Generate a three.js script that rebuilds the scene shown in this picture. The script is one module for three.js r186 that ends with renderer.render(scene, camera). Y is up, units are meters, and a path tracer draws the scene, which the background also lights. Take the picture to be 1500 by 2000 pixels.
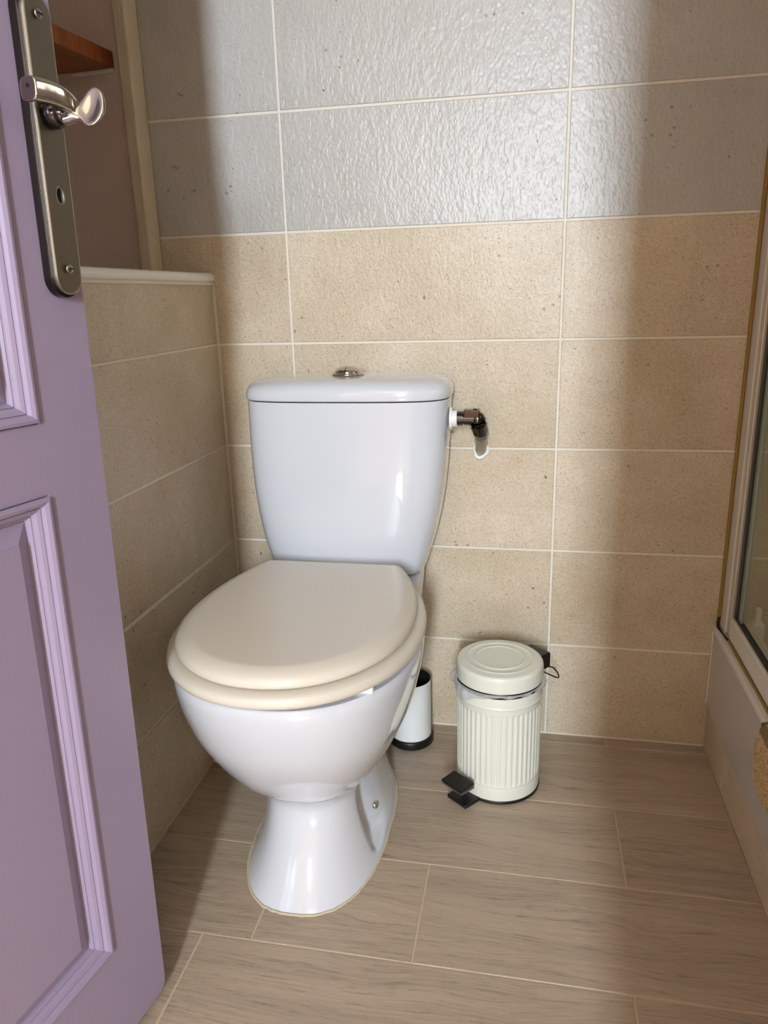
import * as THREE from 'three';
import { RoundedBoxGeometry } from 'three/addons/geometries/RoundedBoxGeometry.js';
import { mergeGeometries, mergeVertices } from 'three/addons/utils/BufferGeometryUtils.js';
import { RectAreaLightUniformsLib } from 'three/addons/lights/RectAreaLightUniformsLib.js';

// ---------------------------------------------------------------- camera, sky, lights, exposure
const scene = new THREE.Scene();
scene.background = new THREE.Color(0.5, 0.6, 0.75);
const camera = new THREE.PerspectiveCamera(69.1, 0.75, 0.02, 30);
camera.position.set(0.4506, 0.8872, 1.3979);
camera.rotation.order = 'YXZ';
camera.rotation.set(-0.28335, 0.19835, -0.02742);
const renderer = new THREE.WebGLRenderer();
renderer.toneMapping = THREE.LinearToneMapping;
renderer.toneMappingExposure = 0.9;
renderer.shadowMap.enabled = true;
RectAreaLightUniformsLib.init();
// daylight of the narrow hallway window behind the camera
const WIN = { x: 0.575, y: 1.5, z: 3.9, w: 0.2, h: 0.9 };
const daylight = new THREE.RectAreaLight(new THREE.Color(0.79, 0.90, 1.0), 238, WIN.w, WIN.h);
daylight.position.set(WIN.x, WIN.y, WIN.z - 0.005);
daylight.rotation.y = 0;                      // shines towards -z
scene.add(daylight);
// sun through the same window: a patch on the hallway floor
const sun = new THREE.DirectionalLight(new THREE.Color(1.0, 0.91, 0.78), 40);
sun.position.set(WIN.x + 0.16, WIN.y + 1.5, WIN.z + 2.15); sun.target.position.set(WIN.x, WIN.y, WIN.z);
sun.castShadow = true; sun.shadow.mapSize.set(2048, 2048);
Object.assign(sun.shadow.camera, { left: -3, right: 3, top: 3, bottom: -3, near: 0.1, far: 9 });
scene.add(sun, sun.target);
// daylight of the small frosted shower window high in the right wall
const WIN2 = { x: 1.68, y: 1.7, z: 0.75, w: 0.6, h: 0.5 };
const showerLight = new THREE.RectAreaLight(new THREE.Color(1.0, 0.92, 0.82), 2.0, WIN2.w, WIN2.h);
showerLight.position.set(WIN2.x + 0.005, WIN2.y, WIN2.z); showerLight.rotation.y = Math.PI / 2;
scene.add(showerLight);

// ---------------------------------------------------------------- helpers
let seed = 7;
const rnd = () => { seed = (seed * 1664525 + 1013904223) >>> 0; return seed / 4294967296; };
const used = {};
function numbered(n) { used[n] = (used[n] || 0) + 1; return used[n] === 1 ? n : n + '_' + String(used[n] - 1).padStart(3, '0'); }
function shade(o) { o.castShadow = true; o.receiveShadow = true; return o; }
function part(name, geo, mat, parent, label) {
  const m = shade(new THREE.Mesh(geo, mat)); m.name = name; parent.add(m);
  if (label) m.userData.label = label;
  return m;
}
function thing(name, label, category, pos = [0, 0, 0], turn = 0) {
  const g = new THREE.Group(); g.name = numbered(name); g.position.set(...pos); g.rotation.y = turn;
  g.userData = { label, category }; scene.add(g); return g;
}
function struct(name, geo, mat, label) {
  const m = shade(new THREE.Mesh(geo, mat)); m.name = name; m.userData.kind = 'structure';
  if (label) m.userData.label = label;
  scene.add(m); return m;
}
function boxG(x0, x1, y0, y1, z0, z1, r = 0) {
  const w = x1 - x0, h = y1 - y0, d = z1 - z0;
  const g = r > 0 ? new RoundedBoxGeometry(w, h, d, 3, Math.min(r, w / 2.01, h / 2.01, d / 2.01)) : new THREE.BoxGeometry(w, h, d);
  g.translate((x0 + x1) / 2, (y0 + y1) / 2, (z0 + z1) / 2);
  return g;
}
// uv in metres from the dominant axis of the normal
function metreUV(g, su = 1, sv = 1, ou = 0, ov = 0) {
  const p = g.attributes.position, n = g.attributes.normal, uv = new Float32Array(p.count * 2);
  for (let i = 0; i < p.count; i++) {
    const ax = Math.abs(n.getX(i)), ay = Math.abs(n.getY(i)), az = Math.abs(n.getZ(i));
    let u, v;
    if (ay >= ax && ay >= az) { u = p.getX(i); v = p.getZ(i); } else if (ax >= az) { u = p.getZ(i); v = p.getY(i); } else { u = p.getX(i); v = p.getY(i); }
    uv[2 * i] = u * su + ou; uv[2 * i + 1] = v * sv + ov;
  }
  g.setAttribute('uv', new THREE.BufferAttribute(uv, 2));
  return g;
}
// flat piece with chamfered rim: lies in xy, face at z=0, body behind it
function slabPiece(w, h, d, b, u0, v0, S) {
  const P = [], U = [], I = [];
  const ring = (x0, x1, y0, y1, z) => [[x0, y0, z], [x1, y0, z], [x1, y1, z], [x0, y1, z]];
  const rings = [ring(b, w - b, b, h - b, 0), ring(0, w, 0, h, -b), ring(0, w, 0, h, -d)];
  const quad = (a, c, e, f) => { const s = P.length / 3; for (const q of [a, c, e, f]) { P.push(...q); U.push((q[0] + u0) / S, (q[1] + v0) / S); } I.push(s, s + 1, s + 2, s, s + 2, s + 3); };
  quad(...rings[0]);
  for (let r = 0; r < 2; r++) for (let k = 0; k < 4; k++) { const n = (k + 1) % 4; quad(rings[r + 1][k], rings[r + 1][n], rings[r][n], rings[r][k]); }
  quad(rings[2][3], rings[2][2], rings[2][1], rings[2][0]);
  const g = new THREE.BufferGeometry();
  g.setAttribute('position', new THREE.Float32BufferAttribute(P, 3)); g.setAttribute('uv', new THREE.Float32BufferAttribute(U, 2));
  g.setIndex(I); g.computeVertexNormals(); return g;
}
// closed loft through rings of equal point count (arrays of [x,y,z]); capped at both ends unless open
function loft(rings, { cap0 = true, cap1 = true, wrap = false } = {}) {
  const N = rings[0].length, P = [], U = [], I = [];
  rings.forEach((r, j) => r.forEach((q, i) => { P.push(...q); U.push(i / N, j / rings.length); }));
  const M = rings.length;
  for (let j = 0; j < (wrap ? M : M - 1); j++) for (let i = 0; i < N; i++) {
    const a = j * N + i, b = j * N + (i + 1) % N, c = ((j + 1) % M) * N + (i + 1) % N, d = ((j + 1) % M) * N + i;
    I.push(a, b, c, a, c, d);
  }
  const cap = (j, flip) => {
    const c = [0, 0, 0]; rings[j].forEach(q => { c[0] += q[0] / N; c[1] += q[1] / N; c[2] += q[2] / N; });
    const k = P.length / 3; P.push(...c); U.push(0.5, 0.5);
    for (let i = 0; i < N; i++) { const a = j * N + i, b = j * N + (i + 1) % N; flip ? I.push(k, b, a) : I.push(k, a, b); }
  };
  if (!wrap && cap0) cap(0, true);
  if (!wrap && cap1) cap(M - 1, false);
  const g = new THREE.BufferGeometry();
  g.setAttribute('position', new THREE.Float32BufferAttribute(P, 3)); g.setAttribute('uv', new THREE.Float32BufferAttribute(U, 2));
  g.setIndex(I); g.computeVertexNormals(); return g;
}
// plan outline: half width hw, front zf, back zb, widest at zm; exponents; counter-clockwise seen from below so that lofts going up face outwards
function plan(y, hw, zf, zb, zm, nf = 2, nb = 2, N = 128, mod) {
  const r = [];
  for (let i = 0; i < N; i++) {
    const t = -(i / N) * 2 * Math.PI + 0.0001, c = Math.cos(t), s = Math.sin(t);
    const n = s >= 0 ? nf : nb;
    let x = hw * Math.sign(c) * Math.pow(Math.abs(c), 2 / n), z = s >= 0 ? zm + (zf - zm) * Math.pow(s, 2 / n) : zm - (zm - zb) * Math.pow(-s, 2 / n);
    if (mod) [x, z] = mod(x, z, y, hw);
    r.push([x, y, z]);
  }
  return r;
}
function mix(levels, steps) {             // smooth (Catmull-Rom) resampling of rows of numbers
  const out = [], n = levels.length;
  for (let k = 0; k < n - 1; k++) for (let s = 0; s < steps; s++) {
    const t = s / steps, p0 = levels[Math.max(0, k - 1)], p1 = levels[k], p2 = levels[k + 1], p3 = levels[Math.min(n - 1, k + 2)];
    out.push(p1.map((_, i) => 0.5 * (2 * p1[i] + (p2[i] - p0[i]) * t + (2 * p0[i] - 5 * p1[i] + 4 * p2[i] - p3[i]) * t * t + (3 * p1[i] - p0[i] - 3 * p2[i] + p3[i]) * t * t * t)));
  }
  out.push(levels[n - 1].slice()); return out;
}
function lathe(pts, seg = 96) { return new THREE.LatheGeometry(pts.map(p => new THREE.Vector2(p[0], p[1])), seg); }
function tube(pts, r, seg = 48, rs = 12, closed = false) {
  return new THREE.TubeGeometry(new THREE.CatmullRomCurve3(pts.map(p => new THREE.Vector3(...p)), closed), seg, r, rs, closed);
}
const merge = gs => mergeGeometries(gs.map(g => { const q = g.index ? g.toNonIndexed() : g; for (const k of Object.keys(q.attributes)) if (!['position', 'normal', 'uv'].includes(k)) q.deleteAttribute(k); return q; }));

// ---------------------------------------------------------------- procedural textures
function lattice(n) { const a = new Float32Array(n * n); for (let i = 0; i < n * n; i++) a[i] = rnd(); return a; }
// tileable value noise, fx x fy cells over the texture, added into out
function addNoise(out, W, H, fx, fy, amp) {
  const a = new Float32Array(fx * fy); for (let i = 0; i < fx * fy; i++) a[i] = rnd() * 2 - 1;
  const xs = new Int32Array(W), xt = new Float32Array(W);
  for (let x = 0; x < W; x++) { const f = x / W * fx; xs[x] = f | 0; const t = f - xs[x]; xt[x] = t * t * (3 - 2 * t); }
  for (let y = 0; y < H; y++) {
    const f = y / H * fy, y0 = f | 0; let t = f - y0; t = t * t * (3 - 2 * t);
    const r0 = (y0 % fy) * fx, r1 = ((y0 + 1) % fy) * fx;
    for (let x = 0; x < W; x++) {
      const x0 = xs[x], x1 = (x0 + 1) % fx, u = xt[x];
      const p = a[r0 + x0] + (a[r0 + x1] - a[r0 + x0]) * u, q = a[r1 + x0] + (a[r1 + x1] - a[r1 + x0]) * u;
      out[y * W + x] += amp * (p + (q - p) * t);
    }
  }
}
function splats(out, W, H, count, rmin, rmax, amp, ampVar = 0.5) {
  for (let k = 0; k < count; k++) {
    const cx = rnd() * W, cy = rnd() * H, r = rmin + (rmax - rmin) * rnd() ** 2, e = 0.6 + rnd() * 0.8, an = rnd() * Math.PI, ca = Math.cos(an), sa = Math.sin(an), A = amp * (1 - ampVar + ampVar * 2 * rnd());
    const R = Math.ceil(r * 1.6);
    for (let dy = -R; dy <= R; dy++) for (let dx = -R; dx <= R; dx++) {
      const u = (dx * ca + dy * sa) / (r * e), v = (-dx * sa + dy * ca) / (r / e), d = u * u + v * v;
      if (d < 1) { const i = (((cy | 0) + dy + H) % H) * W + (((cx | 0) + dx + W) % W); out[i] += A * (1 - d); }
    }
  }
}
const enc = v => { v = Math.min(1, Math.max(0, v)); return v; };
function colourTex(fields, W, H, fn) {
  const d = new Uint8Array(W * H * 4), c = [0, 0, 0];
  for (let i = 0; i < W * H; i++) { fn(i, c); d[4 * i] = enc(c[0]) * 255; d[4 * i + 1] = enc(c[1]) * 255; d[4 * i + 2] = enc(c[2]) * 255; d[4 * i + 3] = 255; }
  const t = new THREE.DataTexture(d, W, H, THREE.RGBAFormat); t.wrapS = t.wrapT = THREE.RepeatWrapping; t.magFilter = THREE.LinearFilter; t.minFilter = THREE.LinearMipmapLinearFilter; t.generateMipmaps = true;
  t.colorSpace = THREE.SRGBColorSpace; t.needsUpdate = true; return t;
}
function greyTex(f, W, H, lo, hi) {
  const d = new Uint8Array(W * H * 4);
  for (let i = 0; i < W * H; i++) { const v = enc((f[i] - lo) / (hi - lo)) * 255; d[4 * i] = d[4 * i + 1] = d[4 * i + 2] = v; d[4 * i + 3] = 255; }
  const t = new THREE.DataTexture(d, W, H, THREE.RGBAFormat); t.wrapS = t.wrapT = THREE.RepeatWrapping; t.magFilter = THREE.LinearFilter; t.minFilter = THREE.LinearMipmapLinearFilter; t.generateMipmaps = true; t.needsUpdate = true; return t;
}
const TS = 1.25;                                   // metres covered by the stone textures
function stone(base, cloudCol, speck, coarse, pits) {
  const W = 2048, H = 2048, cloud = new Float32Array(W * H), fine = new Float32Array(W * H), dark = new Float32Array(W * H);
  addNoise(cloud, W, H, 7, 9, 0.5); addNoise(cloud, W, H, 17, 19, 0.35); addNoise(cloud, W, H, 43, 41, 0.3);
  addNoise(fine, W, H, 420, 420, 0.3); addNoise(fine, W, H, 1024, 1024, 0.75);
  splats(dark, W, H, coarse, 0.9, 2.3, 0.5); splats(dark, W, H, pits, 2.5, 6, 0.9);
  for (let k = 0; k < 13; k++) {                   // clusters of larger pits
    const cx = rnd() * W, cy = rnd() * H, m = 3 + (rnd() * 7 | 0);
    for (let q = 0; q < m; q++) {
      const px = cx + (rnd() - 0.5) * 110, py = cy + (rnd() - 0.5) * 110, r = 2 + rnd() * 4;
      for (let dy = -9; dy <= 9; dy++) for (let dx = -9; dx <= 9; dx++) {
        const d = Math.hypot(dx * (0.7 + rnd() * 0.2), dy) / r;
        if (d < 1) dark[(((py | 0) + dy + H) % H) * W + (((px | 0) + dx + W) % W)] += 0.8 * (1 - d);
      }
    }
  }
  return colourTex(null, W, H, (i, c) => {
    const k = cloud[i], f = fine[i] * speck, d = Math.min(1, dark[i]);
    for (let j = 0; j < 3; j++) c[j] = (base[j] + cloudCol[j] * k + f) * (1 - 0.42 * d * (0.9 + 0.12 * j));
  });
}
const texBeige = stone([0.80, 0.735, 0.64], [0.05, 0.055, 0.068], 0.06, 60000, 90);
const texGrey = stone([0.735, 0.715, 0.695], [0.022, 0.022, 0.024], 0.03, 5500, 60);
const relief = (() => {
  const W = 2048, H = 2048, f = new Float32Array(W * H);
  addNoise(f, W, H, 60, 40, 0.3); addNoise(f, W, H, 210, 90, 0.45); addNoise(f, W, H, 480, 260, 0.5);
  return greyTex(f, W, H, -1.1, 1.1);
})();
const texWood = (() => {
  const W = 2048, H = 1024, tone = new Float32Array(W * H), grain = new Float32Array(W * H);
  addNoise(tone, W, H, 4, 14, 0.45); addNoise(tone, W, H, 5, 60, 0.35);
  addNoise(grain, W, H, 7, 260, 0.28); addNoise(grain, W, H, 28, 480, 0.5); addNoise(grain, W, H, 90, 1000, 0.5);
  const warp = new Float32Array(W * H); addNoise(warp, W, H, 6, 10, 26); addNoise(warp, W, H, 15, 22, 9);
  return colourTex(null, W, H, (i, c) => {
    const x = i % W, y = (i / W) | 0, yy = ((y + warp[i]) % H + H) % H | 0;
    const g = grain[yy * W + x], t = tone[yy * W + x], st = Math.max(0, -g - 0.3) * 0.3;
    const v = 1 + 0.10 * t + 0.075 * g - st * 0.6;
    c[0] = 0.70 * v; c[1] = 0.628 * v; c[2] = 0.548 * v;
  });
})();
const texBrown = (() => {
  const W = 1024, H = 512, f = new Float32Array(W * H);
  addNoise(f, W, H, 4, 40, 0.5); addNoise(f, W, H, 20, 170, 0.5);
  return colourTex(null, W, H, (i, c) => { const v = 1 + 0.18 * f[i]; c[0] = 0.60 * v; c[1] = 0.33 * v; c[2] = 0.16 * v; });
})();
const texPlaster = (() => {
  const W = 1024, H = 1024, f = new Float32Array(W * H);
  addNoise(f, W, H, 6, 6, 0.5); addNoise(f, W, H, 30, 30, 0.3); addNoise(f, W, H, 200, 200, 0.3);
  splats(f, W, H, 40, 4, 14, -0.5);
  return [colourTex(null, W, H, (i, c) => { const v = 1 + 0.02 * f[i]; c[0] = 0.90 * v; c[1] = 0.82 * v; c[2] = 0.775 * v; }), greyTex(f, W, H, -1.3, 1.3)];
})();
const bumpDoor = (() => {
  const W = 1024, H = 1024, f = new Float32Array(W * H);
  addNoise(f, W, H, 160, 7, 0.4); addNoise(f, W, H, 420, 16, 0.5); addNoise(f, W, H, 12, 6, 0.5);
  splats(f, W, H, 60, 2, 5, 0.9);
  return greyTex(f, W, H, -1.4, 1.6);
})();
const texTerry = (() => {
  const W = 256, H = 256, f = new Float32Array(W * H);
  splats(f, W, H, 3500, 4, 8, 0.5); addNoise(f, W, H, 60, 60, 0.3);
  return [colourTex(null, W, H, (i, c) => { const v = 0.8 + 0.2 * Math.min(1.2, f[i]); c[0] = 0.86 * v; c[1] = 0.72 * v; c[2] = 0.52 * v; }), greyTex(f, W, H, -0.5, 2.2)];
})();

// ---------------------------------------------------------------- materials
const S = (o) => new THREE.MeshStandardMaterial(o), PH = (o) => new THREE.MeshPhysicalMaterial(o);
const col = (r, g, b) => new THREE.Color().setRGB(r, g, b, THREE.SRGBColorSpace);
const M = {
  beige: S({ map: texBeige, bumpMap: relief, bumpScale: 0.0006, roughness: 0.42 }),
  grey: S({ map: texGrey, bumpMap: relief, bumpScale: 0.0009, roughness: 0.36 }),
  grout: S({ color: col(0.90, 0.87, 0.82), roughness: 0.85 }),
  floorGrout: S({ color: col(0.80, 0.715, 0.61), roughness: 0.9 }),
  wood: S({ map: texWood, roughness: 0.42 }),
  plaster: S({ map: texPlaster[0], bumpMap: texPlaster[1], bumpScale: 0.002, roughness: 0.8 }),
  white: S({ color: col(0.93, 0.91, 0.87), roughness: 0.75 }),
  hall: S({ color: col(0.90, 0.785, 0.63), roughness: 0.85 }),
  postPaint: S({ color: col(0.92, 0.85, 0.73), roughness: 0.55, bumpMap: bumpDoor, bumpScale: 0.001 }),
  trim: S({ color: col(0.96, 0.945, 0.91), roughness: 0.4 }),
  shelf: S({ map: texBrown, roughness: 0.45 }),
  ceramic: PH({ color: col(0.845, 0.855, 0.885), roughness: 0.1, clearcoat: 1, clearcoatRoughness: 0.03, specularIntensity: 0.6 }),
  seat: PH({ color: col(0.865, 0.83, 0.775), roughness: 0.34, clearcoat: 0.35, clearcoatRoughness: 0.15 }),
  chrome: S({ color: col(0.80, 0.78, 0.75), metalness: 1, roughness: 0.12 }),
  darkChrome: S({ color: col(0.36, 0.345, 0.34), metalness: 1, roughness: 0.16 }),
  steel: S({ color: col(0.63, 0.61, 0.57), metalness: 1, roughness: 0.33 }),
  plasticWhite: S({ color: col(0.93, 0.93, 0.92), roughness: 0.35 }),
  black: S({ color: col(0.06, 0.06, 0.065), roughness: 0.38 }),
  blackMatte: S({ color: col(0.035, 0.033, 0.033), roughness: 0.8 }),
  bin: PH({ color: col(0.91, 0.915, 0.865), roughness: 0.3, clearcoat: 0.5, clearcoatRoughness: 0.12 }),
  brushBody: S({ color: col(0.95, 0.96, 0.955), roughness: 0.3 }),
  door: PH({ color: col(0.62, 0.565, 0.675), roughness: 0.36, bumpMap: bumpDoor, bumpScale: 0.00013 }),
  apron: PH({ color: col(0.78, 0.76, 0.76), roughness: 0.12, clearcoat: 0.7, clearcoatRoughness: 0.05 }),
  frameWhite: S({ color: col(0.88, 0.86, 0.83), roughness: 0.32 }),
  frameSilver: S({ color: col(0.86, 0.85, 0.83), metalness: 0.6, roughness: 0.3 }),
  seal: S({ color: col(0.17, 0.18, 0.16), roughness: 0.5 }),
  silicone: S({ color: col(0.60, 0.47, 0.22), roughness: 0.5 }),
  mould: S({ color: col(0.16, 0.10, 0.06), roughness: 0.8 }),
  glass: PH({ color: col(0.93, 0.95, 0.92), transmission: 1, thickness: 0, roughness: 0.02, ior: 1.5 }),
  glassEdge: PH({ color: col(0.70, 0.75, 0.70), roughness: 0.15, transmission: 0.4, thickness: 0 }),
  liner: PH({ color: col(0.97, 0.97, 0.98), transmission: 0.62, thickness: 0, roughness: 0.2, side: THREE.DoubleSide, specularIntensity: 1 }),
  terry: S({ map: texTerry[0], bumpMap: texTerry[1], bumpScale: 0.004, roughness: 1 }),
  sealant: S({ color: col(0.80, 0.75, 0.65), roughness: 0.85 }),
  frosted: S({ color: col(0.9, 0.9, 0.9), emissive: new THREE.Color(1.0, 0.92, 0.82), emissiveIntensity: 0.9, roughness: 0.6 }),
  plateSide: S({ color: col(0.30, 0.28, 0.27), metalness: 1, roughness: 0.22 }),
  crack: S({ color: col(0.03, 0.03, 0.03), roughness: 0.9 }),
};

// ---------------------------------------------------------------- the room shell
const H = 0.2, TW = 0.5, GAP = 0.0042, Y0 = 0.0033;          // tile pitch
const wallBack = struct('wall_back', boxG(-0.75, 1.72, -0.1, 2.45, -0.12, -0.0014), M.grout);
let tileN = 0;
function tileOn(parent, mat, x, y, w, h) {                    // a tile in the xy plane of its parent wall
  const m = shade(new THREE.Mesh(slabPiece(w, h, 0.007, 0.0012, rnd() * TS, rnd() * TS, TS), mat));
  m.name = 'tile'; m.position.set(x, y, 0); parent.add(m); tileN++; return m;
}
for (let r = 0; r < 12; r++) {
  const y0 = r === 0 ? 0.003 : Y0 + r * H + GAP / 2, y1 = Y0 + (r + 1) * H - GAP / 2;
  const beige = r < 5, left = y0 > 0.92 || r >= 5 ? -0.252 : -0.1505;
  const xs = [left, ...[0, 0.5, 1.0, 1.5].filter(v => v > left + 0.01), 1.68];
  for (let k = 0; k < xs.length - 1; k++) {
    const a = xs[k] + (k === 0 ? 0.0015 : GAP / 2), b = xs[k + 1] - GAP / 2;
    if (r === 4 && k === 0) {                                  // the row that meets the ledge: notched round it
      tileOn(wallBack, M.beige, -0.149, y0, b + 0.149, y1 - y0);
      tileOn(wallBack, M.beige, -0.252, 0.939, 0.103, y1 - 0.939);
    } else tileOn(wallBack, beige ? M.beige : M.grey, a, y0, b - a, y1 - y0);
  }
}
// floor of wood-look planks
const floor = struct('floor', boxG(-0.75, 1.72, -0.1, -0.0008, -0.12, 1.36), M.floorGrout);
const FG = 0.0026;
function plank(x0, x1, z0, z1) {
  const w = x1 - x0 - FG, d = z1 - z0 - FG;
  const g = slabPiece(w, d, 0.009, 0.0007, 0, 0, 1), uv = g.attributes.uv, ou = rnd(), ov = rnd();
  for (let i = 0; i < uv.count; i++) uv.setXY(i, uv.getX(i) / 1.2 + ou, uv.getY(i) / 0.62 + ov);
  const m = shade(new THREE.Mesh(g, M.wood)); m.name = 'plank'; m.rotation.x = -Math.PI / 2; m.position.set(x0 + FG / 2, 0, z1 - FG / 2); floor.add(m);
}
const rows = [[0, 0.03, [-0.152, 0.0, 0.621, 0.812]], [0.03, 0.2225, [-0.152, 0.405, 0.812]], [0.2225, 0.4095, [-0.152, 0.018, 0.617, 0.812]], [0.4095, 0.598, [-0.152, 0.076, 0.311, 0.812]],
  [0.598, 0.786, [-0.152, 0.003, 0.605, 0.812]], [0.786, 0.974, [-0.152, 0.3, 0.812]], [0.974, 1.162, [-0.152, 0.02, 0.62, 0.812]], [1.162, 1.35, [-0.152, 0.31, 0.812]]];
for (const [z0, z1, xs] of rows) for (let k = 0; k < xs.length - 1; k++) plank(xs[k], Math.min(0.812, xs[k + 1]), z0, z1);
// left half wall with its ledge
const wallLeft = struct('wall_left', boxG(-0.66, -0.1534, -0.02, 0.917, -0.02, 1.31), M.grout);
for (let r = 0; r < 5; r++) {
  const y0 = r === 0 ? 0.003 : Y0 + r * H + GAP / 2, y1 = r === 4 ? 0.9155 : Y0 + (r + 1) * H - GAP / 2;
  for (const [z0, z1] of [[0.002, 0.4985], [0.5027, 1.0], [1.0042, 1.3]]) {
    const m = shade(new THREE.Mesh(slabPiece(z1 - z0, y1 - y0, 0.007, 0.0012, rnd() * TS, rnd() * TS, TS), M.beige));
    m.name = 'tile'; m.rotation.y = Math.PI / 2; m.position.set(-0.152, y0, z1); wallLeft.add(m);
  }
}
struct('ledge', boxG(-0.66, -0.172, 0.917, 0.9345, -0.01, 1.31), M.trim, 'painted top of the half wall');
{
  const pr = []; for (let i = 0; i <= 10; i++) { const a = -Math.PI / 2 + Math.PI * i / 10; pr.push([-0.1545 + Math.cos(a) * 0.0075, 0.9275 + Math.sin(a) * 0.0085]); }
  pr.push([-0.1725, 0.936], [-0.1725, 0.919]);
  const sh = new THREE.Shape(pr.map(p => new THREE.Vector2(p[0], p[1])));
  const g = new THREE.ExtrudeGeometry(sh, { depth: 1.305, bevelEnabled: false });
  struct('trim_1', g, M.trim, 'white rounded edge trim on the half wall');
  struct('trim_3', boxG(-0.153, -0.1505, 0.9145, 0.9195, 0.0, 1.3), M.grout, 'grout line under the edge trim');
}
struct('wall_niche', metreUV(boxG(-0.74, -0.66, 0.9, 2.45, -0.02, 1.36)), M.plaster, 'plaster back of the niche');
struct('wall_niche_end', metreUV(boxG(-0.66, -0.271, 0.9346, 2.45, -0.01, 0.0012)), M.plaster, 'plaster end of the niche');
struct('trim_2', boxG(-0.2725, -0.2495, 0.9362, 2.42, 0.0012, 0.0475, 0.004), M.postPaint, 'cream painted wooden post on the half wall');
// low tiled boxing behind the toilet
{
  const b = struct('pipe_boxing', boxG(-0.152, 0.0, 0, 0.198, 0, 0.2016), M.grout, 'low tiled boxing in the left corner');
  const m = shade(new THREE.Mesh(slabPiece(0.148, 0.195, 0.006, 0.0012, 0.3, 0.3, TS), M.beige)); m.name = 'tile'; m.position.set(-0.1505, 0.003, 0.203); b.add(m);
  const m2 = shade(new THREE.Mesh(slabPiece(0.148, 0.2, 0.004, 0.0012, 0.7, 0.3, TS), M.beige)); m2.name = 'tile'; m2.rotation.x = -Math.PI / 2; m2.position.set(-0.1505, 0.201, 0.2016); b.add(m2);
}
struct('ceiling', boxG(-0.75, 1.75, 2.4, 2.5, -0.12, 4.05), M.white);
{
  const z0 = WIN2.z - WIN2.w / 2, z1 = WIN2.z + WIN2.w / 2, y0 = WIN2.y - WIN2.h / 2, y1 = WIN2.y + WIN2.h / 2;
  struct('wall_right', merge([boxG(1.68, 1.76, -0.1, 2.45, -0.12, z0), boxG(1.68, 1.76, -0.1, 2.45, z1, 1.36), boxG(1.68, 1.76, -0.1, y0, z0, z1), boxG(1.68, 1.76, y1, 2.45, z0, z1)]), M.white);
  const w = struct('window_2', merge([boxG(1.688, 1.74, y0, y1, z0, z0 + 0.035), boxG(1.688, 1.74, y0, y1, z1 - 0.035, z1), boxG(1.688, 1.74, y0, y0 + 0.035, z0, z1), boxG(1.688, 1.74, y1 - 0.035, y1, z0, z1)]), M.white);
  part('pane', boxG(1.705, 1.715, y0 + 0.03, y1 - 0.03, z0 + 0.03, z1 - 0.03), M.frosted, w);
}
struct('shower_floor', boxG(0.83, 1.68, -0.02, 0.16, 0.0, 1.36), M.frameWhite, 'white shower tray base');
// wall with the doorway the camera looks through, and the hallway behind it
struct('wall_front', merge([boxG(-0.75, -0.137, -0.05, 2.45, 1.31, 1.385), boxG(0.575, 1.76, -0.05, 2.45, 1.31, 1.385), boxG(-0.137, 0.575, 2.03, 2.45, 1.31, 1.385)]), M.white);
struct('hall_floor', metreUV(boxG(-1.3, 1.9, -0.1, -0.001, 1.352, 4.05), 1 / 1.2, 1 / 0.62), M.wood);
struct('hall_wall_left', boxG(-1.4, -1.3, -0.1, 2.45, 1.3, 4.05), M.hall);
struct('hall_wall_right', boxG(1.9, 2.0, -0.1, 2.45, 1.3, 4.05), M.hall);
struct('hall_wall_front', merge([boxG(-1.35, -0.74, -0.05, 2.45, 1.3, 1.385), boxG(1.75, 1.95, -0.05, 2.45, 1.3, 1.385)]), M.hall);
{
  const x0 = WIN.x - WIN.w / 2, x1 = WIN.x + WIN.w / 2, y0 = WIN.y - WIN.h / 2, y1 = WIN.y + WIN.h / 2;
  struct('hall_wall_back', merge([boxG(-1.4, x0, -0.1, 2.45, 3.9, 4.05), boxG(x1, 2.0, -0.1, 2.45, 3.9, 4.05), boxG(x0, x1, -0.1, y0, 3.9, 4.05), boxG(x0, x1, y1, 2.45, 3.9, 4.05)]), M.hall);
  const w = struct('window_1', merge([boxG(x0 - 0.04, x0, y0 - 0.04, y1 + 0.04, 3.885, 3.91), boxG(x1, x1 + 0.04, y0 - 0.04, y1 + 0.04, 3.885, 3.91), boxG(x0, x1, y0 - 0.04, y0, 3.885, 3.91), boxG(x0, x1, y1, y1 + 0.04, 3.885, 3.91)]), M.white);
  part('pane', boxG(x0, x1, y0, y1, 3.93, 3.934), M.glass, w);
}

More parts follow.
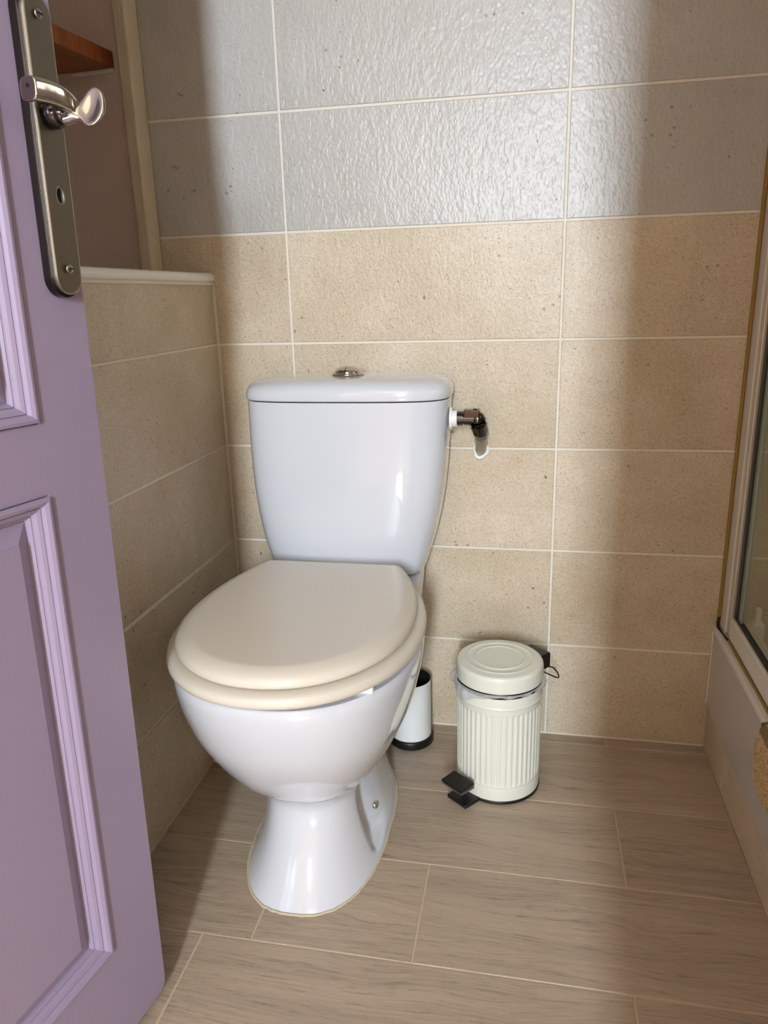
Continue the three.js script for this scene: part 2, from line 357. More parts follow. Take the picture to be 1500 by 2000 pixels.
// ---------------------------------------------------------------- door, opened into the room
{
  const a = -0.16, d = new THREE.Group(); d.name = 'door_1'; d.userData.kind = 'structure'; d.userData.label = 'open lilac panelled door with long metal lock plate'; scene.add(d);
  // local x = out of the face towards the room, y up, z = from the latch edge towards the hinge
  const T = 0.036, L = 0.625, TOP = 2.02, BOT = 0.016, PX0 = 0.0835;
  const up = [0.7765, 1.75], lo = [0.1515, 0.7045], PZ = [PX0, L - 0.09];
  {
    const sh = new THREE.Shape([[0, BOT + 0.016], [0.0015, BOT + 0.007], [0.006, BOT + 0.0015], [0.013, BOT], [L, BOT], [L, TOP], [0, TOP]].map(p => new THREE.Vector2(...p)));
    for (const [y0, y1] of [up, lo]) sh.holes.push(new THREE.Path([[PZ[0], y0], [PZ[0], y1], [PZ[1], y1], [PZ[1], y0]].map(p => new THREE.Vector2(...p))));
    const g = new THREE.ExtrudeGeometry(sh, { depth: T - 0.004, bevelEnabled: true, bevelSize: 0.002, bevelOffset: -0.002, bevelThickness: 0.002, bevelSegments: 2 });
    g.translate(0, 0, -T + 0.002); g.rotateY(Math.PI / 2); g.scale(1, 1, -1); g.applyMatrix4(new THREE.Matrix4());
    const ix = g.index, p = g.attributes.position; // mirrored: turn the faces round again
    if (!ix) for (let k = 0; k < p.count; k += 3) for (const n of ['position', 'normal', 'uv']) { const A = g.attributes[n], q = A.itemSize; for (let c = 0; c < q; c++) { const v = A.array[(k + 1) * q + c]; A.array[(k + 1) * q + c] = A.array[(k + 2) * q + c]; A.array[(k + 2) * q + c] = v; } }
    part('leaf_frame', metreUV(g), M.door, d);
  }
  // moulded and fielded panels, mitred: profile steps (inset, depth)
  const prof = [[0, 0.0], [0.0010, 0.0034], [0.0040, 0.0038], [0.0075, 0.0016], [0.0088, -0.0014], [0.0092, -0.0034], [0.0101, -0.0026], [0.0135, -0.0046], [0.0160, -0.0074], [0.0165, -0.0094], [0.0175, -0.0088], [0.0195, -0.0112], [0.0205, -0.0138], [0.0390, -0.0058], [0.0396, -0.0042]];
  for (const [y0, y1] of [up, lo]) {
    const P = [], I = [];
    const rect = ([i, o]) => [[o, y0 + i, PZ[0] + i], [o, y0 + i, PZ[1] - i], [o, y1 - i, PZ[1] - i], [o, y1 - i, PZ[0] + i]];
    const quad = (A, B, C, D) => { const s = P.length / 3; P.push(...A, ...B, ...C, ...D); I.push(s, s + 2, s + 1, s, s + 3, s + 2); };
    const split = (ps) => {
      const g = new THREE.BufferGeometry(); P.length = 0; I.length = 0;
      for (let k = 0; k < ps.length - 1; k++) { const r0 = rect(ps[k]), r1 = rect(ps[k + 1]); for (let q = 0; q < 4; q++) quad(r0[q], r0[(q + 1) % 4], r1[(q + 1) % 4], r1[q]); }
      return g;
    };
    const fin = g => { g.setAttribute('position', new THREE.Float32BufferAttribute(P.slice(), 3)); g.setIndex(I.slice()); g.computeVertexNormals(); return metreUV(g); };
    let g = split(prof.slice(0, 13)); part('moulding', fin(g), M.door, d);
    g = split(prof.slice(12)); const r = rect(prof[prof.length - 1]); quad(r[0], r[1], r[2], r[3]);
    part('panel', fin(g), M.door, d);
    part('panel_back', metreUV(boxG(-T + 0.006, -0.016, y0 - 0.001, y1 + 0.001, PZ[0] - 0.001, PZ[1] + 0.001)), M.door, d);
  }
  // lock plate: rounded long plate with a stepped edge
  const stad = (hw, y0, y1, N = 24) => { const s = new THREE.Shape(); s.absarc(0, y1 - hw, hw, 0, Math.PI); s.absarc(0, y0 + hw, hw, Math.PI, 2 * Math.PI); return s; };
  const PLZ = 0.0325;
  const plate = new THREE.Group(); plate.name = 'lock_plate'; plate.userData.label = 'long aged metal lock plate with rounded ends'; plate.position.set(0, 0, PLZ); d.add(plate);
  const ext = (shape, dep, bev) => { const g = new THREE.ExtrudeGeometry(shape, { depth: dep, bevelEnabled: true, bevelSize: bev, bevelThickness: bev, bevelSegments: 3, curveSegments: 24 }); g.rotateY(Math.PI / 2); return g; };
  part('plate_base', ext(stad(0.0180, 0.8935, 1.1545), 0.0080, 0.0008), M.plateSide, plate);
  const face = stad(0.0148, 0.8975, 1.1505);
  const kh = new THREE.Path(); kh.absellipse(0.001, 0.985, 0.0058, 0.0086, 0, 2 * Math.PI); face.holes.push(kh);
  const fg = ext(face, 0.0022, 0.0022); fg.translate(0.0098, 0, 0); part('plate_face', fg, M.steel, plate);
  part('keyhole', boxG(0.0102, 0.0110, 0.975, 0.995, -0.006, 0.006), M.crack, plate);
  for (const y of [1.1345, 0.919]) {
    const s = lathe([[0, 0.0018], [0.002, 0.0017], [0.0038, 0.0009], [0.0042, 0]], 24); s.rotateZ(-Math.PI / 2); s.translate(0.0162, y, 0.0015); const sm = part('screw', s, M.steel, plate);
    part('screw_slot', boxG(0.0172, 0.0182, y - 0.0006, y + 0.0006, -0.002, 0.005), M.crack, plate);
  }
  // lever: neck, spoon-like thumb end and short arm with a square end
  const lv = new THREE.Group(); lv.name = 'lever_handle'; lv.position.set(0.0150, 1.0535, PLZ); d.add(lv);
  const neck = lathe([[0.0001, -0.002], [0.0125, -0.002], [0.0125, 0.007], [0.0098, 0.010], [0.0092, 0.013], [0.0104, 0.0135], [0.0104, 0.0165], [0.0085, 0.0175], [0.0080, 0.021], [0.0001, 0.021]], 32); neck.rotateZ(-Math.PI / 2);
  part('neck', neck, M.darkChrome, lv);
  const ringAt = (c, ax, ay, az, ry, rz2, N = 24) => { const r = []; for (let i = 0; i < N; i++) { const t = -i / N * 2 * Math.PI; r.push([c[0] + Math.cos(t) * ax * ry + Math.sin(t) * 0, c[1] + Math.cos(t) * ay * ry, c[2] + Math.sin(t) * rz2]); } return r; };
  // spoon: sections along local +x, flaring into an oval dish
  const secs = [[0.019, 0, 0, 0.0085, 0.0085], [0.026, 0.0005, 0, 0.0078, 0.0078], [0.032, 0.002, -0.001, 0.0082, 0.0075], [0.039, 0.0042, -0.002, 0.0105, 0.0062], [0.046, 0.0058, -0.003, 0.0145, 0.0045], [0.052, 0.0062, -0.004, 0.0168, 0.0032], [0.058, 0.0060, -0.0045, 0.0165, 0.0026], [0.063, 0.0056, -0.0045, 0.0135, 0.0024], [0.0665, 0.0050, -0.0045, 0.0085, 0.0022], [0.0678, 0.0046, -0.0045, 0.003, 0.0014]];
  const sg = mix(secs, 3).map(q => { const r = []; for (let i = 0; i < 28; i++) { const t = i / 28 * 2 * Math.PI; const yy = Math.cos(t) * q[3], zz = Math.sin(t) * q[4]; r.push([q[0], q[1] + yy, q[2] + zz - yy * 0.35 + yy * yy * 14]); } return r; });
  part('thumb_end', loft(sg).translate(-0.019, -0.0035, 0).scale(0.78, 1, 1).translate(0.019, 0, 0), M.chrome, lv);
  const asec = [[0.026, 0.003, 0.000, 0.0062, 0.0085], [0.0275, 0.006, 0.008, 0.0062, 0.0085], [0.026, 0.0085, 0.017, 0.0066, 0.0090], [0.0215, 0.0105, 0.026, 0.0072, 0.0095], [0.0165, 0.0112, 0.034, 0.0085, 0.0100], [0.0145, 0.0112, 0.0385, 0.0090, 0.0098], [0.0142, 0.0112, 0.0395, 0.0080, 0.0090]];
  const ag = mix(asec, 4).map(q => { const r = []; for (let i = 0; i < 28; i++) { const t = -i / 28 * 2 * Math.PI, c = Math.cos(t), s = Math.sin(t); r.push([q[0] + Math.sign(c) * Math.pow(Math.abs(c), 0.6) * q[3], q[1] + Math.sign(s) * Math.pow(Math.abs(s), 0.6) * q[4], q[2]]); } return r; });
  const arm = part('lever_arm', loft(ag), M.chrome, lv);
  const ss = lathe([[0, 0.0002], [0.0016, 0.0002], [0.0016, -0.003]], 16); ss.rotateX(Math.PI / 2); ss.translate(0.0145, 0.0135, 0.0398); part('set_screw', ss, M.crack, lv);
  // place: local x -> face normal, local z -> towards the hinge
  const B = new THREE.Matrix4().makeBasis(new THREE.Vector3(Math.cos(a), 0, -Math.sin(a)), new THREE.Vector3(0, 1, 0), new THREE.Vector3(Math.sin(a), 0, Math.cos(a)));
  const piv = new THREE.Matrix4().makeTranslation(0, 0.5, 0), lean = new THREE.Matrix4().makeRotationX(-0.0205), back = new THREE.Matrix4().makeTranslation(0, -0.5, 0);
  new THREE.Matrix4().makeTranslation(0.0, 0, 0.689).multiply(B).multiply(piv).multiply(lean).multiply(back).decompose(d.position, d.quaternion, d.scale);
}

// ---------------------------------------------------------------- toilet
{
  const t = thing('toilet', 'white ceramic close-coupled toilet with cream seat lid closed, against the tiled wall', 'toilet', [0.120, 0, 0.0], 0.0);
  const N = 160;
  // flank groove with the floor fixing on both sides
  const groove = (x, z, y) => {
    const g = Math.exp(-(((z - 0.392) / (z > 0.392 ? 0.012 : 0.048)) ** 2)) * THREE.MathUtils.smoothstep(y, 0.010, 0.026) * (1 - THREE.MathUtils.smoothstep(y, 0.11, 0.18));
    return [x * (1 - 0.30 * g), z];
  };
  //        y      hw     zf     zb     zm    nf   nb
  const L = [[0.000, 0.1135, 0.545, 0.125, 0.335, 2.5, 2.6], [0.012, 0.1085, 0.535, 0.125, 0.335, 2.45, 2.6], [0.035, 0.0990, 0.517, 0.125, 0.335, 2.4, 2.6], [0.065, 0.0900, 0.498, 0.12, 0.34, 2.35, 2.6], [0.100, 0.0830, 0.483, 0.11, 0.35, 2.35, 2.6], [0.130, 0.0810, 0.475, 0.10, 0.36, 2.35, 2.6],
    [0.150, 0.0860, 0.482, 0.09, 0.37, 2.35, 2.6], [0.168, 0.0990, 0.503, 0.085, 0.375, 2.35, 2.7], [0.195, 0.1180, 0.532, 0.08, 0.38, 2.38, 2.8], [0.235, 0.1400, 0.562, 0.07, 0.385, 2.4, 3.2], [0.285, 0.1625, 0.590, 0.06, 0.39, 2.4, 3.6], [0.335, 0.1765, 0.608, 0.05, 0.395, 2.36, 4], [0.368, 0.1815, 0.616, 0.03, 0.40, 2.3, 4.5], [0.383, 0.1815, 0.617, 0.025, 0.40, 2.25, 4.5], [0.3885, 0.1785, 0.614, 0.027, 0.40, 2.25, 4.5]];
  // behind the bowl the body narrows to the deck that carries the cistern
  const waist = (x, z, y, hw) => {
    let [X, Z] = groove(x, z, y);
    if (z < 0.39 && y > 0.14) {
      const u = Math.min(1, (0.39 - z) / 0.27), ell = hw * Math.sqrt(1 - u * u), deck = 0.08 + 0.059 * THREE.MathUtils.smoothstep(y, 0.20, 0.33), k = 0.02;
      const lim = 0.5 * (ell + deck + Math.sqrt((ell - deck) ** 2 + k * k)) , a = Math.abs(X);
      const m = Math.min(a, Math.max(lim - 0.002, 0)); X = Math.sign(X) * (a + (m - a) * THREE.MathUtils.smoothstep(y, 0.14, 0.2));
    }
    return [X, Z];
  };
  const bowl = part('bowl', loft(mix(L, 5).map(q => plan(q[0], q[1], q[2], q[3], q[4], q[5], q[6], N, waist))), M.ceramic, t);
  // sealant bead where the foot meets the floor
  {
    const ring = plan(0, 0.1132, 0.545, 0.124, 0.335, 2.5, 2.6, 140), pts = [];
    for (const [x, , z] of ring) pts.push(new THREE.Vector3(x + (rnd() - 0.5) * 0.0018, 0.0012, z + (rnd() - 0.5) * 0.0018));
    part('sealant_bead', new THREE.TubeGeometry(new THREE.CatmullRomCurve3(pts, true), 420, 0.0020, 7, true), M.sealant, t, 'rough cream sealant line round the foot');
  }
  for (const s of [-1, 1]) {
    const c = lathe([[0, 0.006], [0.0035, 0.0058], [0.006, 0.004], [0.0068, 0]], 24); c.rotateZ(-Math.PI / 2 * s); c.rotateY(-0.3 * s); c.translate(s * 0.0868, 0.046, 0.337); part('fixing_screw', c, M.chrome, t);
  }
  // cistern
  const C = [[0.388, 0.132, 0.138, 0.020, 0.075, 3.6, 5], [0.3905, 0.1415, 0.1465, 0.014, 0.075, 3.6, 5], [0.399, 0.1470, 0.1510, 0.012, 0.075, 3.6, 5], [0.42, 0.1535, 0.1560, 0.012, 0.075, 3.6, 5], [0.46, 0.1640, 0.1598, 0.012, 0.075, 3.6, 5], [0.51, 0.1730, 0.1612, 0.012, 0.075, 3.6, 5], [0.56, 0.1790, 0.1616, 0.012, 0.075, 3.6, 5], [0.62, 0.1825, 0.1618, 0.012, 0.075, 3.6, 5], [0.70, 0.1842, 0.162, 0.012, 0.075, 3.6, 5], [0.7105, 0.1842, 0.162, 0.012, 0.075, 3.6, 5], [0.7118, 0.1825, 0.160, 0.013, 0.075, 3.6, 5]];
  const set = (x, z, y) => [x + 0.0072 + (y - 0.712) * 0.030, z];
  part('cistern', loft(mix(C, 4).map(q => plan(q[0], q[1], q[2], q[3], q[4], q[5], q[6], N, set))), M.ceramic, t);
  const LD = [[0.7135, 0.1825, 0.160, 0.012, 0.075, 3.6, 5], [0.7145, 0.1855, 0.1635, 0.010, 0.075, 3.6, 5], [0.718, 0.1868, 0.1648, 0.009, 0.075, 3.6, 5], [0.726, 0.1865, 0.1645, 0.009, 0.075, 3.6, 5], [0.7345, 0.1838, 0.162, 0.010, 0.075, 3.4, 5], [0.7425, 0.1755, 0.155, 0.014, 0.075, 3.1, 4.5], [0.7480, 0.1600, 0.142, 0.022, 0.075, 2.8, 4], [0.7510, 0.1300, 0.12, 0.035, 0.075, 2.5, 3], [0.7522, 0.06, 0.09, 0.06, 0.075, 2.2, 2.2], [0.7523, 0.004, 0.077, 0.073, 0.075, 2, 2]];
  part('cistern_lid', loft(mix(LD, 4).map(q => plan(q[0], q[1], q[2], q[3], q[4], q[5], q[6], N, set))), M.ceramic, t);
  const btn = new THREE.Group(); btn.name = 'flush_button'; btn.position.set(0.008, 0.7518, 0.085); btn.scale.set(1.12, 1.35, 1.12); t.add(btn);
  part('button_ring', lathe([[0.0001, 0], [0.0255, 0], [0.0262, 0.0015], [0.0255, 0.003], [0.0225, 0.0038], [0.0001, 0.0038]], 64), M.chrome, btn);
  for (const s of [-1, 1]) {
    const dome = new THREE.SphereGeometry(1, 32, 16, s > 0 ? -Math.PI / 2 + 0.03 : Math.PI / 2 + 0.03, Math.PI - 0.06, 0, Math.PI / 2); dome.scale(0.0222, 0.0085, 0.0222); dome.translate(0, 0.0035, 0);
    part('button_half', dome, M.chrome, btn);
  }
  // seat ring and lid
  const seatPlan = (y, ins) => plan(y, 0.1870 - ins, 0.637 - ins, 0.150 + ins, 0.412, 2.08, 2.1, N);
  const sy = 0.4000, so = [[0, 0.010], [0.0003, 0.0045], [0.003, 0.0008], [0.008, 0], [0.0135, 0.0012], [0.0175, 0.0055], [0.0190, 0.012], [0.0192, 0.03], [0.0192, 0.055], [0.017, 0.066], [0.010, 0.070], [0.003, 0.068], [0, 0.062]];
  part('seat', loft(so.map(([h, i]) => seatPlan(sy + h, i)), { wrap: true }), M.seat, t);
  for (const [x, z] of [[0.127, 0.548], [-0.127, 0.548], [0.12, 0.26], [-0.12, 0.26]]) part('bumper', boxG(x - 0.013, x + 0.013, 0.3875, 0.4022, z - 0.007, z + 0.007, 0.0025), M.plasticWhite, t);
  const lidPlan = (y, ins) => plan(y, 0.1725 - ins, 0.6235 - ins, 0.125, 0.415, 2.08, 2.0, N, (x, z) => [x, Math.max(z, 0.205 + ins * 0.8)]);
  const ly = 0.4200, lo = [[0.0008, 0.03], [0.0002, 0.010], [0.0010, 0.004], [0.004, 0.0006], [0.008, 0], [0.0125, 0.0016], [0.0165, 0.0052], [0.0195, 0.0100], [0.0218, 0.0155], [0.0233, 0.0205], [0.0238, 0.0235], [0.0240, 0.028], [0.0243, 0.06], [0.0244, 0.10]];
  part('seat_lid', loft(lo.map(([h, i]) => lidPlan(ly + h, i))), M.seat, t);
  for (const s of [-1, 1]) { const h = new THREE.CylinderGeometry(0.009, 0.009, 0.045, 24); h.rotateZ(Math.PI / 2); h.translate(s * 0.075, 0.412, 0.193); part('hinge', h, M.chrome, t); }
}
// water valve between cistern and wall
{
  const v = thing('water_valve', 'dark chrome angled water valve joining the right side of the cistern to the wall', 'valve', [0.309, 0.676, 0.095]);
  const hex = (r, h, x) => { const g = new THREE.CylinderGeometry(r, r, h, 6); g.rotateZ(Math.PI / 2); g.translate(x, 0, 0); return g; };
  const cyl = (r, h, x, seg = 32) => { const g = new THREE.CylinderGeometry(r, r, h, seg); g.rotateZ(Math.PI / 2); g.translate(x, 0, 0); return g; };
  part('nut', merge([cyl(0.0200, 0.004, 0.0055), hex(0.0160, 0.009, 0.0115)]), M.plasticWhite, v, 'white plastic nut');
  part('coupling', merge([cyl(0.0125, 0.010, 0.021), cyl(0.0095, 0.010, 0.027)]), M.darkChrome, v);
  part('valve_body', merge([boxG(0.0275, 0.055, -0.001, 0.0165, -0.0115, 0.0115, 0.002), cyl(0.0118, 0.024, 0.040), new THREE.SphereGeometry(0.0132, 24, 16).translate(0.0515, -0.001, 0)]), M.darkChrome, v);
  const sp = lathe([[0.0001, 0.0008], [0.0032, 0.0008], [0.0032, -0.001]], 16); sp.translate(0.0475, 0.0163, 0.004); part('stop_screw', sp, M.crack, v);
  const tl = [[0.0525, -0.008, 0.002], [0.0555, -0.024, -0.014], [0.0555, -0.034, -0.030]];
  part('swivel_nut', merge([tube([tl[0], tl[1]], 0.0145, 8, 8), tube([[0.0520, -0.006, 0.004], [0.0528, -0.010, 0]], 0.0158, 4, 24)]), M.darkChrome, v);
  part('union_nut', tube([tl[1], tl[2]], 0.0138, 8, 8), M.darkChrome, v);
  part('pipe', tube([[0.0555, -0.031, -0.026], [0.0545, -0.052, -0.056], [0.0515, -0.0745, -0.0945]], 0.0112, 16, 20), M.steel, v);
  const bead = tube([...Array(18)].map((_, i) => { const a = i / 18 * 2 * Math.PI, r = 0.0118 + 0.0016 * Math.sin(3 * a + 1); return [0.0515 + Math.cos(a) * r, -0.0765 + Math.sin(a) * r * 1.05, -0.0935]; }), 0.0042, 70, 10, true); part('sealant_bead', bead, M.plasticWhite, v, 'white sealant where the pipe enters the wall');
}

// ---------------------------------------------------------------- brush holder
{
  const b = thing('brush_holder', 'white round toilet brush holder with black foot, beside the toilet', 'brush holder', [0.2265, 0, 0.0605]);
  part('base', lathe([[0.0001, 0.0005], [0.045, 0.0005], [0.0465, 0.002], [0.0465, 0.013], [0.0455, 0.016], [0.043, 0.0175], [0.0001, 0.0175]], 72), M.black, b);
  part('body', lathe([[0.0415, 0.017], [0.0418, 0.018], [0.0418, 0.1395], [0.0413, 0.141], [0.0403, 0.1405], [0.0400, 0.139], [0.0400, 0.0176]], 72), M.brushBody, b);
  part('inner_cup', lathe([[0.0001, 0.060], [0.0385, 0.061], [0.0395, 0.065], [0.0396, 0.1385], [0.0402, 0.1412], [0.0409, 0.1417], [0.0414, 0.1411]], 72), M.blackMatte, b, 'black inside of the holder');
}
// ---------------------------------------------------------------- pedal bin
{
  const b = thing('pedal_bin', 'small cream pedal bin with ribbed sides and plastic liner showing under its lid', 'bin', [0.409, 0, 0.168], -0.69);
  const R = 0.0765, NN = 46 * 12;
  part('base_ring', lathe([[0.0001, 0.0005], [R - 0.001, 0.0005], [R + 0.0012, 0.002], [R + 0.0012, 0.006], [R - 0.001, 0.0075], [0.0001, 0.0075]], 96), M.black, b);
  // body profile [y, r, rib strength]
  const prof = [[0.006, R - 0.0015, 0], [0.0075, R, 0], [0.029, R, 0], [0.0302, R - 0.0009, 0], [0.0316, R - 0.0009, 0], [0.033, R - 0.0002, 0], [0.0355, R - 0.0002, 0.0], [0.037, R - 0.0002, 0.35], [0.039, R - 0.0002, 0.8], [0.042, R - 0.0002, 1], [0.07, R - 0.0002, 1], [0.12, R - 0.0002, 1], [0.174, R - 0.0002, 1], [0.177, R - 0.0002, 0.8], [0.179, R - 0.0002, 0.35], [0.1805, R, 0], [0.1895, R + 0.0002, 0], [0.1905, R + 0.0012, 0], [0.1925, R + 0.0016, 0], [0.1945, R + 0.0010, 0], [0.196, R - 0.0002, 0], [0.215, R - 0.0002, 0], [0.2165, R - 0.002, 0]];
  const rings = prof.map(([y, r, k]) => { const q = []; for (let i = 0; i < NN; i++) { const t = -i / NN * 2 * Math.PI, c = Math.cos(46 * t), rib = c > -0.35 ? Math.sqrt(Math.max(0, (c + 0.35) / 1.35)) : 0; const rr = r - k * 0.0014 * (1 - rib); q.push([rr * Math.cos(t), y, rr * Math.sin(t)]); } return q; });
  part('body', loft(rings, { cap0: false, cap1: false }), M.bin, b);
  part('rim', lathe([[R - 0.004, 0.205], [R - 0.0005, 0.2085], [R + 0.0002, 0.217], [R - 0.0005, 0.2225], [R - 0.004, 0.2232], [R - 0.010, 0.222], [0.0001, 0.222]], 96), M.black, b);
  const lp = [[0.0001, 0.2235], [R - 0.003, 0.2235], [R + 0.0012, 0.2230], [R + 0.0018, 0.2240], [R + 0.0018, 0.2455], [R + 0.0008, 0.2500], [R - 0.0012, 0.2525], [R - 0.004, 0.2535], [0.0625, 0.2537], [0.0612, 0.2548], [0.0598, 0.2556], [0.0582, 0.2556], [0.0568, 0.2548], [0.0558, 0.2538], [0.0470, 0.2538], [0.0458, 0.2549], [0.0444, 0.2560], [0.0428, 0.2560], [0.0415, 0.2550], [0.0400, 0.2543], [0.02, 0.2546], [0.0001, 0.2547]];
  part('lid', lathe(lp, 128), M.bin, b);
  // liner: crumpled film folded over the rim
  {
    const K = 200, rg = [], wob = []; for (let i = 0; i < K; i++) wob.push(rnd());
    const nz = (i, f) => { const x = i / K * f, a = x | 0, t = x - a; const q = n => wob[((n % f) * 7 + f * 13) % K]; return q(a) + (q(a + 1) - q(a)) * (t * t * (3 - 2 * t)); };
    const angB = Math.atan2(0.10, -0.995) + 0.69;             // where the bag bulges out, in local angle
    for (let j = 0; j <= 7; j++) {
      const row = [];
      for (let i = 0; i < K; i++) {
        const t = i / K * 2 * Math.PI, k = j / 7;
        let dA = Math.atan2(Math.sin(t - 2.66), Math.cos(t - 2.66)); const bu = Math.exp(-((dA / 0.27) ** 2)), b2 = Math.exp(-((Math.atan2(Math.sin(t - 5.45), Math.cos(t - 5.45)) / 0.35) ** 2)), b3 = Math.exp(-((Math.atan2(Math.sin(t - 2.0), Math.cos(t - 2.0)) / 0.45) ** 2));
        const low = 0.004 + 0.010 * nz(i, 9) * (0.2 + b3 + b2) + 0.026 * b3 + 0.018 * bu + 0.014 * b2;
        const y = 0.2205 - low * k + 0.008 * (nz(i, 31) - 0.5) * k;
        const r = R + 0.0012 + 0.0012 * Math.sin(Math.PI * k) + 0.0042 * (nz(i, 47) - 0.25) * Math.sin(Math.PI * Math.min(1, k * 1.1)) + bu * 0.0125 * Math.sin(Math.PI * Math.min(1, k * 0.95)) + b2 * 0.006 * Math.sin(Math.PI * k) + b3 * 0.0012;
        row.push([r * Math.cos(t), y, r * Math.sin(t)]);
      }
      rg.push(row);
    }
    part('bin_liner', loft(rg, { cap0: false, cap1: false }), M.liner, b, 'clear crumpled plastic liner');
  }
  // pedal on +z
  const ped = new RoundedBoxGeometry(0.050, 0.006, 0.034, 3, 0.0018); ped.rotateX(0.10); ped.translate(0, 0.044, R + 0.030);
  part('pedal', ped, M.black, b);
  part('pedal_edge', merge([boxG(-0.0245, 0.0245, 0.0355, 0.0405, R + 0.012, R + 0.045, 0.001)]), M.steel, b, 'metal pedal plate under the black pad');
  part('pedal_lever', boxG(-0.012, 0.012, 0.028, 0.036, R - 0.01, R + 0.035, 0.001), M.steel, b);
  part('foot_tab', boxG(-0.024, 0.024, 0.0005, 0.0085, R - 0.02, R + 0.034, 0.003), M.black, b);
  // hinge block and wire bail on -z
  const blk = merge([boxG(-0.025, 0.025, 0.203, 0.2345, -R - 0.040, -R + 0.004, 0.004), boxG(-0.022, 0.022, 0.168, 0.210, -R - 0.018, -R + 0.002, 0.003)]);
  part('hinge_block', blk, M.black, b);
  const W = [[-0.021, 0.205, -R - 0.034], [-0.027, 0.203, -R - 0.042], [-0.029, 0.187, -R - 0.056], [-0.023, 0.170, -R - 0.067], [0, 0.167, -R - 0.069], [0.023, 0.170, -R - 0.067], [0.029, 0.187, -R - 0.056], [0.027, 0.203, -R - 0.042], [0.021, 0.205, -R - 0.034]];
  part('wire_handle', tube(W, 0.0014, 80, 8), M.darkChrome, b);
}

// ---------------------------------------------------------------- niche shelf
{
  const s = thing('shelf', 'brown wooden shelf board in the wall niche', 'shelf', [-0.3035, 1.2925, 0.002], -0.10);
  const g = metreUV(boxG(-0.30, 0, 0, 0.028, 0, 0.7, 0.002)); const uv = g.attributes.uv; for (let i = 0; i < uv.count; i++) uv.setXY(i, uv.getY(i) * 1.6, uv.getX(i) * 2.2);
  part('board', g, M.shelf, s);
  part('wall_bead', boxG(-0.30, 0.0, -0.006, 0.0005, 0.0, 0.008, 0.002), M.trim, s);
}
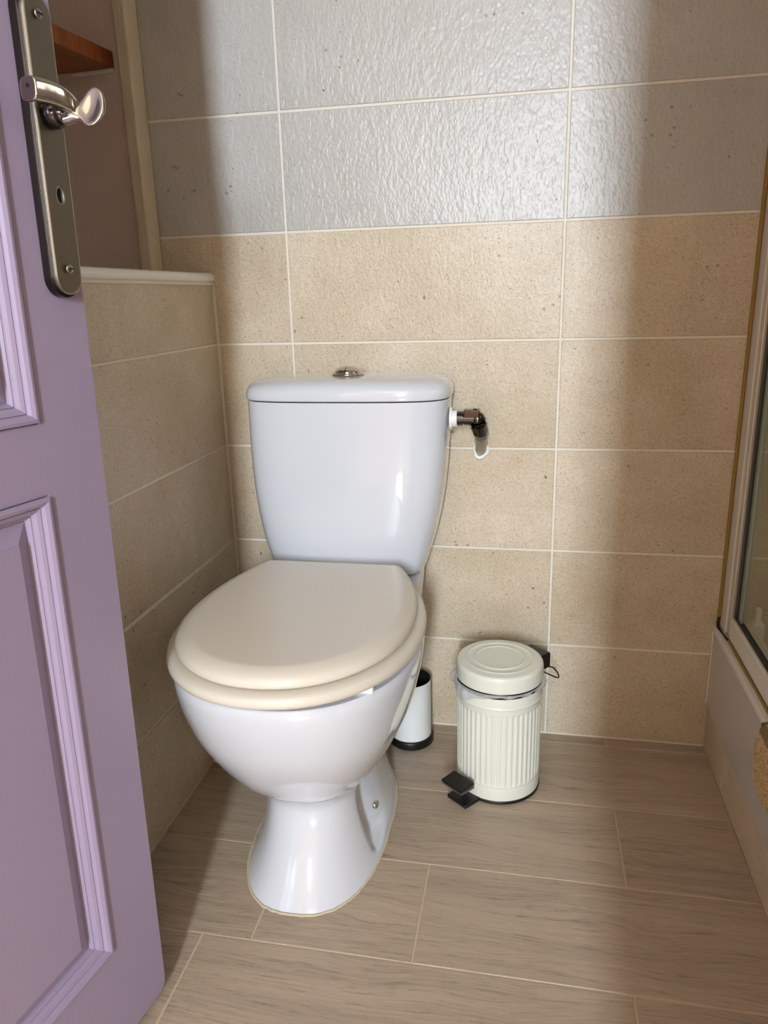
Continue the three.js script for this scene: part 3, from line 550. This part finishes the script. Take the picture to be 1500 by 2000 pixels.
// ---------------------------------------------------------------- shower
{
  const p = struct('shower_plinth', boxG(0.812, 0.83, 0, 0.094, 0.0, 1.3), M.grout, 'stone tile strip below the shower tray');
  for (const [z0, z1] of [[0.001, 0.144], [0.1465, 0.645], [0.6475, 1.146]]) {
    const m = shade(new THREE.Mesh(slabPiece(z1 - z0, 0.091, 0.005, 0.001, rnd() * TS, rnd() * TS, TS), M.beige)); m.name = 'tile'; m.rotation.y = -Math.PI / 2; m.position.set(0.8105, 0.001, z0); p.add(m);
  }
  const t = thing('shower_tray', 'glossy grey front of the raised shower tray along the right wall', 'shower tray', [0.81, 0, 0]);
  part('apron', boxG(-0.003, 0.02, 0.094, 0.256, 0.001, 1.3, 0.004), M.apron, t);
  part('rim', boxG(-0.005, 0.06, 0.252, 0.2655, 0.001, 1.3, 0.004), M.frameWhite, t, 'white rim');
  part('grout_bead', tube([[0.0, 0.0985, 0.0], [0.0, 0.0995, 0.002], [0.0, 0.252, 0.002]].map(q => [q[0] - 0.003, q[1], q[2]]), 0.0018, 20, 6), M.grout, t);
  const e = thing('shower_screen', 'white framed glass shower screen standing on the tray rim', 'shower screen', [0.82, 0.265, 0]);
  part('silicone_bead', tube([[-0.006, 0.02, 0.002], [-0.006, 0.7, 0.002], [-0.006, 2.0, 0.002]], 0.0034, 20, 8), M.silicone, e, 'yellowed silicone line at the wall');
  part('mould_bead', tube([[-0.006, 0.02, 0.003], [-0.0075, 0.004, 0.006], [-0.006, -0.001, 0.03], [-0.003, 0.0005, 0.07]], 0.0028, 24, 8), M.mould, e, 'dark mouldy sealant in the corner');
  part('rail_bead', tube([[-0.003, 0.0012, 0.07], [-0.003, 0.0012, 0.2], [-0.003, 0.0012, 0.335]], 0.0026, 12, 8), M.silicone, e);
  part('wall_profile', boxG(-0.003, 0.03, 0.003, 2.0, 0.0015, 0.040, 0.002), M.frameWhite, e);
  part('inner_profile', boxG(-0.001, 0.026, 0.006, 2.0, 0.0405, 0.060, 0.0015), M.frameSilver, e);
  part('seal_strip', boxG(0.004, 0.016, 0.044, 2.0, 0.0605, 0.076, 0.001), M.seal, e, 'dark rubber seal');
  part('glass_edge', boxG(0.007, 0.014, 0.046, 2.0, 0.0765, 0.094, 0.001), M.glassEdge, e);
  part('bottom_rail', boxG(-0.0015, 0.03, 0.003, 0.044, 0.062, 0.345, 0.003), M.frameWhite, e);
  part('rail_seal', boxG(0.004, 0.014, 0.0435, 0.0475, 0.062, 0.345, 0.001), M.seal, e);
  part('glass_panel', boxG(0.009, 0.013, 0.046, 1.95, 0.094, 0.345), M.glass, e);
  part('roller_guide', merge([boxG(0.026, 0.046, 0.02, 0.05, 0.072, 0.1, 0.003), boxG(0.031, 0.041, 0.045, 0.075, 0.08, 0.092, 0.002)]), M.plasticWhite, e);
  const m = thing('bath_mat', 'beige terry bath mat hanging over the shower tray rim', 'bath mat', [0.81, 0, 0.352]);
  const pr = [[-0.018, 0.182], [-0.0225, 0.187], [-0.0235, 0.21], [-0.0225, 0.240], [-0.020, 0.264], [-0.012, 0.2755], [-0.002, 0.279], [0.006, 0.278], [0.006, 0.269], [-0.002, 0.2685], [-0.007, 0.2685], [-0.0085, 0.255], [-0.0085, 0.21], [-0.010, 0.185]];
  const rg = []; for (let k = 0; k <= 24; k++) { const z = 0.30 * k / 24; const e2 = Math.min(1, Math.sqrt(Math.min(k, 24 - k) / 1.5)); rg.push(pr.map(([x, y], i) => { const c = [0.0, 0.225]; const w = 0.0015 * Math.sin(k * 1.7 + i); return [x + (x < 0.05 ? w : 0) + (x < -0.015 ? (1 - e2) * 0.008 : 0), y + (i < 2 || i > 12 ? 0.004 * Math.sin(k * 0.9) : 0) - (y > 0.27 ? (1 - e2) * 0.005 : 0), z]; })); }
  part('fabric', metreUV(loft(rg), 12, 12), M.terry, m);
}
renderer.render(scene, camera);
